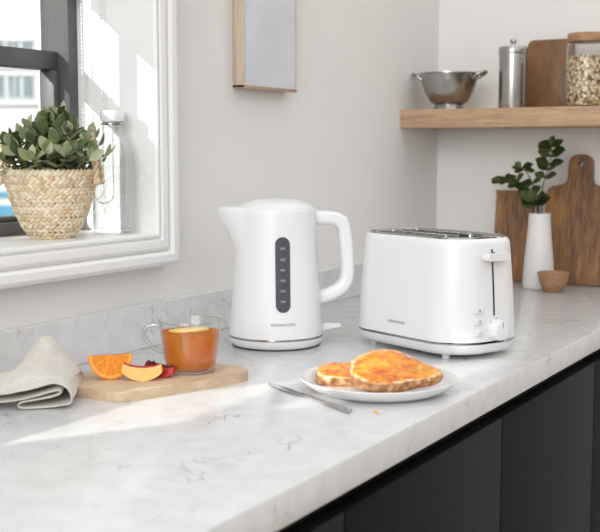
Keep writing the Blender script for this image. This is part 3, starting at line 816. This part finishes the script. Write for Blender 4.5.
# braided rim
for q in range(58):
    a = 2 * PI * q / 58; R1 = br(HB) - .002
    tan = Vector((-math.sin(a), math.cos(a), 0)); rad = Vector((math.cos(a), math.sin(a), 0))
    strand(bm, Vector((R1 * math.cos(a), R1 * math.sin(a), HB)), (rad + Vector((0, 0, .6))).normalized(), tan * .7 + Vector((0, 0, .75)) - rad * .2, .0068, .0032, .0022)
link('braided_strips', bm, M['straw'], bk, smooth=70)
def rope(bm, path, r):
    for ph in (0, PI):
        pts = []
        for i, (p, tt, a, b) in enumerate(frames(path)):
            an = i * .55 + ph; pts.append(p + a * (r * .55 * math.cos(an)) + b * (r * .55 * math.sin(an)))
        tube(bm, pts, r * .62, 7)
ra = math.radians(-60.2)
for sgn in (1, -1):
    dr = Vector((math.cos(ra) * sgn, math.sin(ra) * sgn, 0)); tn = Vector((-dr.y, dr.x, 0))
    bm = bmesh.new()
    pth = spline([dr * .0745 - tn * .020 + Vector((0, 0, .086)), dr * .0720 - tn * .018 + Vector((0, 0, .112)), dr * .066 - tn * .012 + Vector((0, 0, .146)), dr * .063 + Vector((0, 0, .158)), dr * .066 + tn * .012 + Vector((0, 0, .146)), dr * .0720 + tn * .018 + Vector((0, 0, .112)), dr * .0745 + tn * .020 + Vector((0, 0, .086))], 14)
    rope(bm, pth, .0048)
    for e in (-1, 1):
        bmesh.ops.create_icosphere(bm, subdivisions=2, radius=.0062, matrix=Matrix.Translation(dr * .0745 + tn * (.020 * e) + Vector((0, 0, .088))))
    link('rope_handle', bm, M['straw'], bk, smooth=70)
mklathe('soil', [(.0001, .088), (br(.088) - .0065, .088), (br(.085) - .0065, .084), (.0001, .084)], M['soil'], pp, 32, False, False)
def leaf(bm, base, dirv, up, ln, wd, fold=.25, droop=.15):
    dirv = dirv.normalized(); up = (up - dirv * up.dot(dirv))
    if up.length < 1e-4: up = Vector((1, 0, 0)) - dirv * dirv.x
    up.normalize(); sd = dirv.cross(up); L = []
    for s, w_ in ((0, .08), (.15, .45), (.33, .86), (.52, 1), (.72, .82), (.88, .46), (1, .03)):
        c = base + dirv * (ln * s) - up * (droop * ln * s * s)
        L.append([c + sd * (wd * w_ * x) + up * (fold * wd * w_ * abs(x)) for x in (-1, -.5, 0, .5, 1)])
    loft(bm, L, closed=False)
lb_ = bmesh.new()
r2 = random.Random(21)
nst = 50
for i in range(nst):
    a = i * 2.39996; u = math.sqrt((i + .5) / nst)
    out = Vector((math.cos(a), math.sin(a), 0))
    if out.y > 0: out.y *= .6
    base = out * (.051 * u) + Vector((0, 0, .084))
    H = .066 + .022 * r2.random() + .026 * (1 - u)
    tip = base + out * (.045 * u ** 1.3) + Vector((0, 0, H * (1 - .55 * u ** 2)))
    mid = (base + tip) / 2 + Vector((0, 0, .012 * u))
    pth = spline([base, mid, tip], 6)
    sbm = bmesh.new(); tube(sbm, pth, lambda s: .0014 - .0007 * s, 6); link('stem', sbm, M['stem'], pp, smooth=60)
    for kx_ in range(5):
        s = .15 + .85 * kx_ / 4; p = pth[int(s * (len(pth) - 1))]; ax = (tip - base).normalized()
        an = kx_ * PI / 2 + r2.random() * 1.2
        for w in (0, PI):
            d = Vector((math.cos(an + w), math.sin(an + w), .05 + .75 * s * s + r2.uniform(-.2, .3))).normalized()
            d = (d + ax * .4 * s).normalized()
            ln = r2.uniform(.022, .036)
            e = p + d * ln
            if (e.z < .104 and e.xy.length > .058) or e.x * .4967 - e.y * .8679 > .074 or abs(e.x) > .155 or e.y > .072 or e.z > .245 or (e - Vector((.1260, -.02, e.z))).length < .060: continue
            leaf(lb_, p, d, ax + Vector((0, 0, .8)), ln, ln * r2.uniform(.20, .26), .3, r2.uniform(0, .3))
    leaf(lb_, pth[-1], (tip - mid) + Vector((r2.uniform(-.02, .02), r2.uniform(-.02, .02), .01)), out + Vector((.01, 0, .1)), .027, .0075)
link('foliage', lb_, M['leaf'], pp, smooth=80)

bo = thing('glass_bottle', 'clear glass bottle standing on the window sill beside the plant', 'bottle', (1.4575, .046, SILL))
mklathe('bottle_glass', [(.0001, .003), (.024, .0), (.031, .0015), (.0335, .006), (.0335, .118), (.0325, .131), (.027, .146), (.019, .156), (.0165, .161), (.0160, .174), (.0178, .176), (.0178, .180), (.0150, .181), (.0142, .161), (.017, .154), (.025, .144), (.0305, .130), (.0315, .118), (.0315, .008), (.0001, .0065)], M['glass'], bo, 48, False, False, smooth=45)
bm = bmesh.new()  # embossed swirls on the wall
for zc, w_, h_ in ((.068, .8, .040), (.068, .55, .027), (.100, .6, .011), (.036, .6, .011)):
    pts = []
    for i in range(49):
        an = 2 * PI * i / 48; th = math.radians(220) + w_ * math.cos(an) * .8; z = zc + h_ * math.sin(an)
        pts.append((.0336 * math.cos(th), .0336 * math.sin(th), z))
    tube(bm, pts, .0011, 6)
link('embossing', bm, M['glass'], bo, smooth=60)
mklathe('stopper', [(.0001, .1805), (.0140, .1812), (.0188, .1825), (.0192, .1875), (.0192, .196), (.0175, .1995), (.0001, .2005)], plain('milky_stopper', (.72, .74, .74), .25), bo, 36, False, False, smooth=40)
mklathe('neck_ring', [(.0180, .1765), (.0188, .177), (.0188, .1792), (.0180, .1798)], M['brushed'], bo, 36, False, False)

# ------------------------------------------------------------------ picture on the wall
pc = thing('picture_frame', 'pale wood framed white print hanging on the wall above the kettle', 'picture', (1.872, .02, 1.3415))
FW = .1930 / 2; FH = .36
bm = bmesh.new()
for (x0, z0, x1, z1) in ((-FW, 0, -FW + .003, FH), (FW - .003, 0, FW, FH), (-FW + .003, 0, FW - .003, .003), (-FW + .003, FH - .003, FW - .003, FH)):
    box(bm, (x0, -.026, z0), (x1, 0, z1), .0008)
link('frame', bm, M['framewood'], pc, smooth=25)
mkbox('print_sheet', (-FW + .0028, -.0245, .0028), (FW - .0028, -.004, FH - .0028), M['print'], pc)
mkbox('brass_edge', (-FW, -.0268, -.0010), (FW, -.001, .0042), M['gold'], pc)

# ------------------------------------------------------------------ shelf and what stands on it
tag(mkbox('wall_shelf', (2.515, -.95, 1.2795), (2.75, .02, 1.3235), M['oak'], None, .0015, smooth=25), 'thick oak wall shelf running along the end wall', 'shelf')
SZ = 1.3235
cd = thing('colander', 'footed steel colander with two loop handles at the shelf end', 'colander', (2.592, -.0755, SZ))
mklathe('bowl', [(.0001, .0100), (.030, .0105), (.046, .020), (.059, .042), (.0672, .068), (.0705, .0855), (.0730, .0865), (.0730, .0885), (.0700, .0885), (.066, .070), (.0580, .044), (.0450, .0225), (.029, .0125), (.0001, .0120)], M['brushed'], cd, 64, False, False, smooth=50)
mklathe('foot_ring', [(.0320, .0120), (.0345, .004), (.038, .0), (.0395, .0), (.0362, .005), (.0335, .0132)], M['brushed'], cd, 48, False, False)
for sg in (1, -1):
    bm = bmesh.new(); tube(bm, spline([(-.016, sg * .066, .074), (-.019, sg * .078, .083), (-.013, sg * .089, .0875), (0, sg * .0925, .0885), (.013, sg * .089, .0875), (.019, sg * .078, .083), (.016, sg * .066, .074)], 6), .0042, 10)
    link('handle', bm, M['brushed'], cd, smooth=60)
ca = thing('steel_canister', 'tall cylindrical steel canister on the shelf beside the colander', 'canister', (2.60, -.2325, SZ))
mklathe('canister_body', [(.0300, 0), (.0320, .001), (.0325, .004), (.0325, .128), (.031, .130)], M['brushed'], ca, 48)
mklathe('canister_lid', [(.0330, .128), (.0335, .130), (.0335, .142), (.0320, .145), (.0001, .146)], M['brushed'], ca, 48, True, False)
mklathe('lid_knob', [(.005, .145), (.0045, .152), (.008, .157), (.007, .163), (.0001, .165)], M['brushed'], ca, 24, True, False)
bm = bmesh.new(); prism(bm, [(x, y + .085) for x, y in rrect(.112, .17, .012, 5)], -.009, .009, .003, 'x')
tag(link('wooden_board', bm, M['acacia_dark'], None, loc=(2.706, -.285, SZ), rot=(0, math.radians(7), 0)), 'dark wooden board leaning on the wall behind the canister and jar', 'chopping board')
jr = thing('cereal_jar', 'clear glass jar filled with muesli on the oak shelf', 'jar', (2.615, -.4065, SZ))
mklathe('jar_glass', [(.0001, .0), (.047, 0), (.0500, .003), (.0505, .008), (.0505, .135), (.047, .145), (.0440, .150), (.0425, .150), (.0455, .144), (.0490, .134), (.0490, .008), (.0470, .0045), (.0001, .004)], M['jarglass'], jr, 56, False, False, smooth=50)
mklathe('muesli', [(.0001, .0045), (.0462, .0048), (.0484, .008), (.0484, .112), (.040, .118), (.02, .115), (.0001, .119)], M['oats'], jr, 56, False, False, smooth=50)['kind'] = 'stuff'
mklathe('jar_lid', [(.0455, .1495), (.0470, .151), (.0470, .166), (.045, .169), (.0001, .170)], M['bowlwood'], jr, 48, True, False)

# ------------------------------------------------------------------ end of the worktop: boards, vase, bowl
bm = bmesh.new(); prism(bm, smooth_poly([(-.044, 0), (.044, 0), (.0475, .004), (.0475, .10), (.0475, .215), (.044, .224), (0, .226), (-.044, .224), (-.0475, .215), (-.0475, .10), (-.0475, .004)], 4), -.009, .009, .003, 'x')
tag(link('chopping_board', bm, M['acacia'], None, loc=(2.708, -.200, .901), rot=(0, math.radians(7), 0)), 'straight-edged wooden chopping board leaning on the end wall behind the vase', 'chopping board', 'boards leaning on the end wall')
# paddle board with a hole in its handle
cbm = bmesh.new()
outp = smooth_poly([(-.072, 0), (.072, 0), (.079, .006), (.081, .05), (.081, .17), (.079, .222), (.070, .236), (.050, .241), (.036, .246), (.030, .258), (.029, .290), (.0265, .305), (.015, .3145), (0, .316), (-.015, .3145), (-.0265, .305), (-.029, .290), (-.030, .258), (-.036, .246), (-.050, .241), (-.070, .236), (-.079, .222), (-.081, .17), (-.081, .05), (-.079, .006)], 4)
def prism_hole(bm, poly, hole, x0, x1):
    rings = []
    for x in (x0, x1):
        vo = [bm.verts.new((x, a, b)) for a, b in poly]; vh = [bm.verts.new((x, a, b)) for a, b in hole]
        eo = [bm.edges.new((vo[i], vo[(i + 1) % len(vo)])) for i in range(len(vo))]; eh = [bm.edges.new((vh[i], vh[(i + 1) % len(vh)])) for i in range(len(vh))]
        bmesh.ops.triangle_fill(bm, edges=eo + eh, use_beauty=True); rings.append((vo, vh))
    for q in (0, 1):
        a, b = rings[0][q], rings[1][q]
        for i in range(len(a)): bm.faces.new((a[i], a[(i + 1) % len(a)], b[(i + 1) % len(a)], b[i]))
prism_hole(cbm, outp, [(.0065 * math.cos(2 * PI * i / 20), .293 + .0065 * math.sin(2 * PI * i / 20)) for i in range(20)], -.009, .009)
pb = link('paddle_board', cbm, M['acacia'], None, loc=(2.700, -.3640, .901), rot=(0, math.radians(7), 0), smooth=25)
tag(pb, 'wooden paddle board with a holed handle leaning on the end wall', 'chopping board', 'boards leaning on the end wall')
va = tag(mklathe('bottle_vase', [(.0001, .0), (.034, 0), (.0365, .002), (.0370, .010), (.0345, .06), (.0300, .112), (.0290, .120), (.0268, .150), (.0255, .172), (.0255, .178), (.0235, .178), (.0235, .172), (.0248, .150), (.027, .120), (.032, .06), (.0345, .012), (.0001, .006)], M['vase'], None, 48, False, False, smooth=50, loc=(2.593, -.3080, .9)),
         'matt white tapered ceramic vase holding green leafy sprigs', 'vase')
VB = Vector((2.593, -.3080, .9))
def sprig(label, pts, leaves, lnr, seed):
    rr = random.Random(seed); root = thing('leafy_sprig', label, 'sprig', VB + Vector((0, 0, .0065)), 0, 'sprigs in the white vase')
    pth = spline([Vector(p) for p in pts], 8); bm = bmesh.new(); tube(bm, pth, .0013, 6); link('stem', bm, M['bstem'], root, smooth=60)
    bm = bmesh.new()
    for s, sx in leaves:
        i = int(s * (len(pth) - 1)); p = pth[i]; ax = (pth[min(i + 1, len(pth) - 1)] - pth[max(i - 1, 0)]).normalized()
        for w in (-1, 1):
            d = Vector((rr.uniform(-.5, .3), w * sx, rr.uniform(-.15, .45))).normalized() + ax * .3
            ln = rr.uniform(*lnr); leaf(bm, p, d, Vector((-.7, 0, .8)), ln * 1.15, ln * .50, .12, .15)
    i = len(pth) - 1; leaf(bm, pth[i], pth[i] - pth[i - 2], Vector((-.8, .1, .6)), lnr[0], lnr[0] * .4)
    link('foliage', bm, M['leaf2'], root, smooth=80)
sprig('tallest leafy sprig rising upright from the white vase', [(.004, 0, .004), (.002, -.004, .17), (0, -.006, .235), (-.004, -.022, .285), (-.006, -.027, .330)], [(.62, 1), (.70, .9), (.78, 1), (.85, 1), (.92, 1), (.98, .9)], (.024, .032), 3)
sprig('drooping leafy sprig reaching out toward the toaster from the vase', [(-.004, .002, .006), (-.006, .004, .172), (-.008, .024, .215), (-.010, .058, .243), (-.012, .094, .246)], [(.50, .7), (.60, .6), (.70, .8), (.78, .7), (.86, .6), (.93, .8), (.98, .9)], (.024, .031), 5)
sprig('middle leafy sprig with a bare curved tip in the vase', [(0, .003, .005), (0, .004, .174), (.002, .012, .222), (-.002, .030, .262), (-.004, .046, .279)], [(.64, .8), (.88, .5), (.97, .8)], (.020, .026), 9)
sprig('shortest leafy sprig low over the rim of the white vase', [(-.003, -.003, .006), (-.008, -.002, .172), (-.016, .002, .192), (-.022, .006, .205)], [(.70, .8), (.75, 1), (.80, .7), (.85, 1), (.90, .8), (.95, 1), (.99, .7)], (.028, .037), 12)
tag(mklathe('wooden_bowl', [(.0001, .0), (.018, 0), (.0195, .002), (.026, .012), (.0325, .027), (.0362, .044), (.0368, .0465), (.0350, .0465), (.0300, .028), (.022, .013), (.0001, .007)], M['bowlwood'], None, 48, False, False, smooth=50, loc=(2.5385, -.3605, .9)),
    'little turned wooden bowl standing in front of the paddle board', 'bowl')

# ------------------------------------------------------------------ building across the street
fd = Vector((math.cos(math.radians(43)), math.sin(math.radians(43)), 0)); fc = Vector((0, -1.14, 0)) + fd * 60
bl = thing('building', 'pale rendered building with tall narrow windows seen across the street', 'building', fc, math.radians(43 - 90 - 12))
bm = bmesh.new(); box(bm, (-30, 0, -14), (25, 12, 20)); link('facade', bm, M['facade'], bl, smooth=0)
px = .0531   # metres per photo pixel at that distance
for zc in (6.2, 4.45):
    for x in (-31.5, -29, -20, -15, -6.5, 0, 7.8, 13, 28 ,34):
        X = (x - 14) * px; h = .52
        wv = mkbox('window', (X - .12, -.03, zc - h), (X + .12, .02, zc + h), M['facade_glass'], bl, smooth=0)
        bm = bmesh.new()
        box(bm, (X - .15, -.07, zc + h), (X + .15, .0, zc + h + .09)); box(bm, (X - .15, -.07, zc - h - .09), (X + .15, .0, zc - h)); box(bm, (X - .012, -.05, zc - h), (X + .012, 0, zc + h))
        link('window_surround', bm, M['facade_trim'], wv, smooth=0)
bm = bmesh.new(); box(bm, (-30, -.12, 3.50), (25, 0, 3.58)); box(bm, (-30, -.10, 5.35), (25, 0, 5.43)); link('cornice', bm, M['facade_trim'], bl, smooth=0)
for z0, z1 in ((-2.6, -1.6), (-1.2, -.9)):
    mkbox('blue_panel', (-6, -.08, z0), (4, -.01, z1), M['facade_blue'], bl, smooth=0)

# ------------------------------------------------------------------ light
sun = bpy.data.lights.new('sun', 'SUN'); so = bpy.data.objects.new('sun', sun); COL.objects.link(so)
sd = Vector((1, -.6, -.5)).normalized(); so.rotation_euler = sd.to_track_quat('-Z', 'Y').to_euler(); so.location = (-3, 3, 4)
sun.energy = 3.8; sun.color = (1, .965, .91); sun.angle = math.radians(.9)
wd = bpy.data.worlds.new('daylight'); scene.world = wd; wd.use_nodes = True
nt = wd.node_tree; bg = nt.nodes['Background']
tc = nd(nt, 'ShaderNodeTexCoord'); sp = nd(nt, 'ShaderNodeSeparateXYZ'); nt.links.new(tc.outputs['Generated'], sp.inputs[0])
c = ramp(nt, sp.outputs['Z'], [(.0, (.10, .095, .09)), (.40, (.16, .155, .15)), (.52, (.80, .80, .81)), (.75, (1.0, 1.0, 1.0)), (1., (1.0, 1.0, 1.0))])
mp = nd(nt, 'ShaderNodeMapRange'); mp.inputs[1].default_value = -1; mp.inputs[2].default_value = 1; nt.links.new(sp.outputs['Z'], mp.inputs[0])
nt.links.new(mp.outputs[0], c.node.inputs['Fac'])
dt = nd(nt, 'ShaderNodeVectorMath', operation='DOT_PRODUCT'); dt.inputs[1].default_value = Vector((-.75, .25, .62)).normalized(); nt.links.new(tc.outputs['Generated'], dt.inputs[0])
m3 = nd(nt, 'ShaderNodeMapRange'); m3.interpolation_type = 'SMOOTHSTEP'
for q, v in ((1, -.75), (2, .65), (3, .10), (4, 1.15)): m3.inputs[q].default_value = v
nt.links.new(dt.outputs['Value'], m3.inputs[0])
mw = nd(nt, 'ShaderNodeMix', data_type='RGBA', blend_type='MULTIPLY'); mw.inputs['Factor'].default_value = 1.
nt.links.new(c, mw.inputs['A']); nt.links.new(m3.outputs[0], mw.inputs['B'])
nt.links.new(mw.outputs['Result'], bg.inputs['Color']); bg.inputs['Strength'].default_value = .95
ar = bpy.data.lights.new('room_window_light', 'AREA'); ao = bpy.data.objects.new('room_window_light', ar); COL.objects.link(ao)
ar.shape = 'RECTANGLE'; ar.size = 1.8; ar.size_y = 1.6; ar.energy = 50; ar.color = (1., .985, .965)
ao.location = (-1.95, -1.05, 2.1); ao.rotation_euler = (Vector((1.65, -.2, 1.05)) - Vector(ao.location)).to_track_quat('-Z', 'Y').to_euler()

vs = scene.view_settings
vs.view_transform = 'Standard'; vs.look = 'None'; vs.exposure = .30; vs.gamma = 1.; vs.use_curve_mapping = False
scene.cycles.max_bounces = 10; scene.cycles.transparent_max_bounces = 24
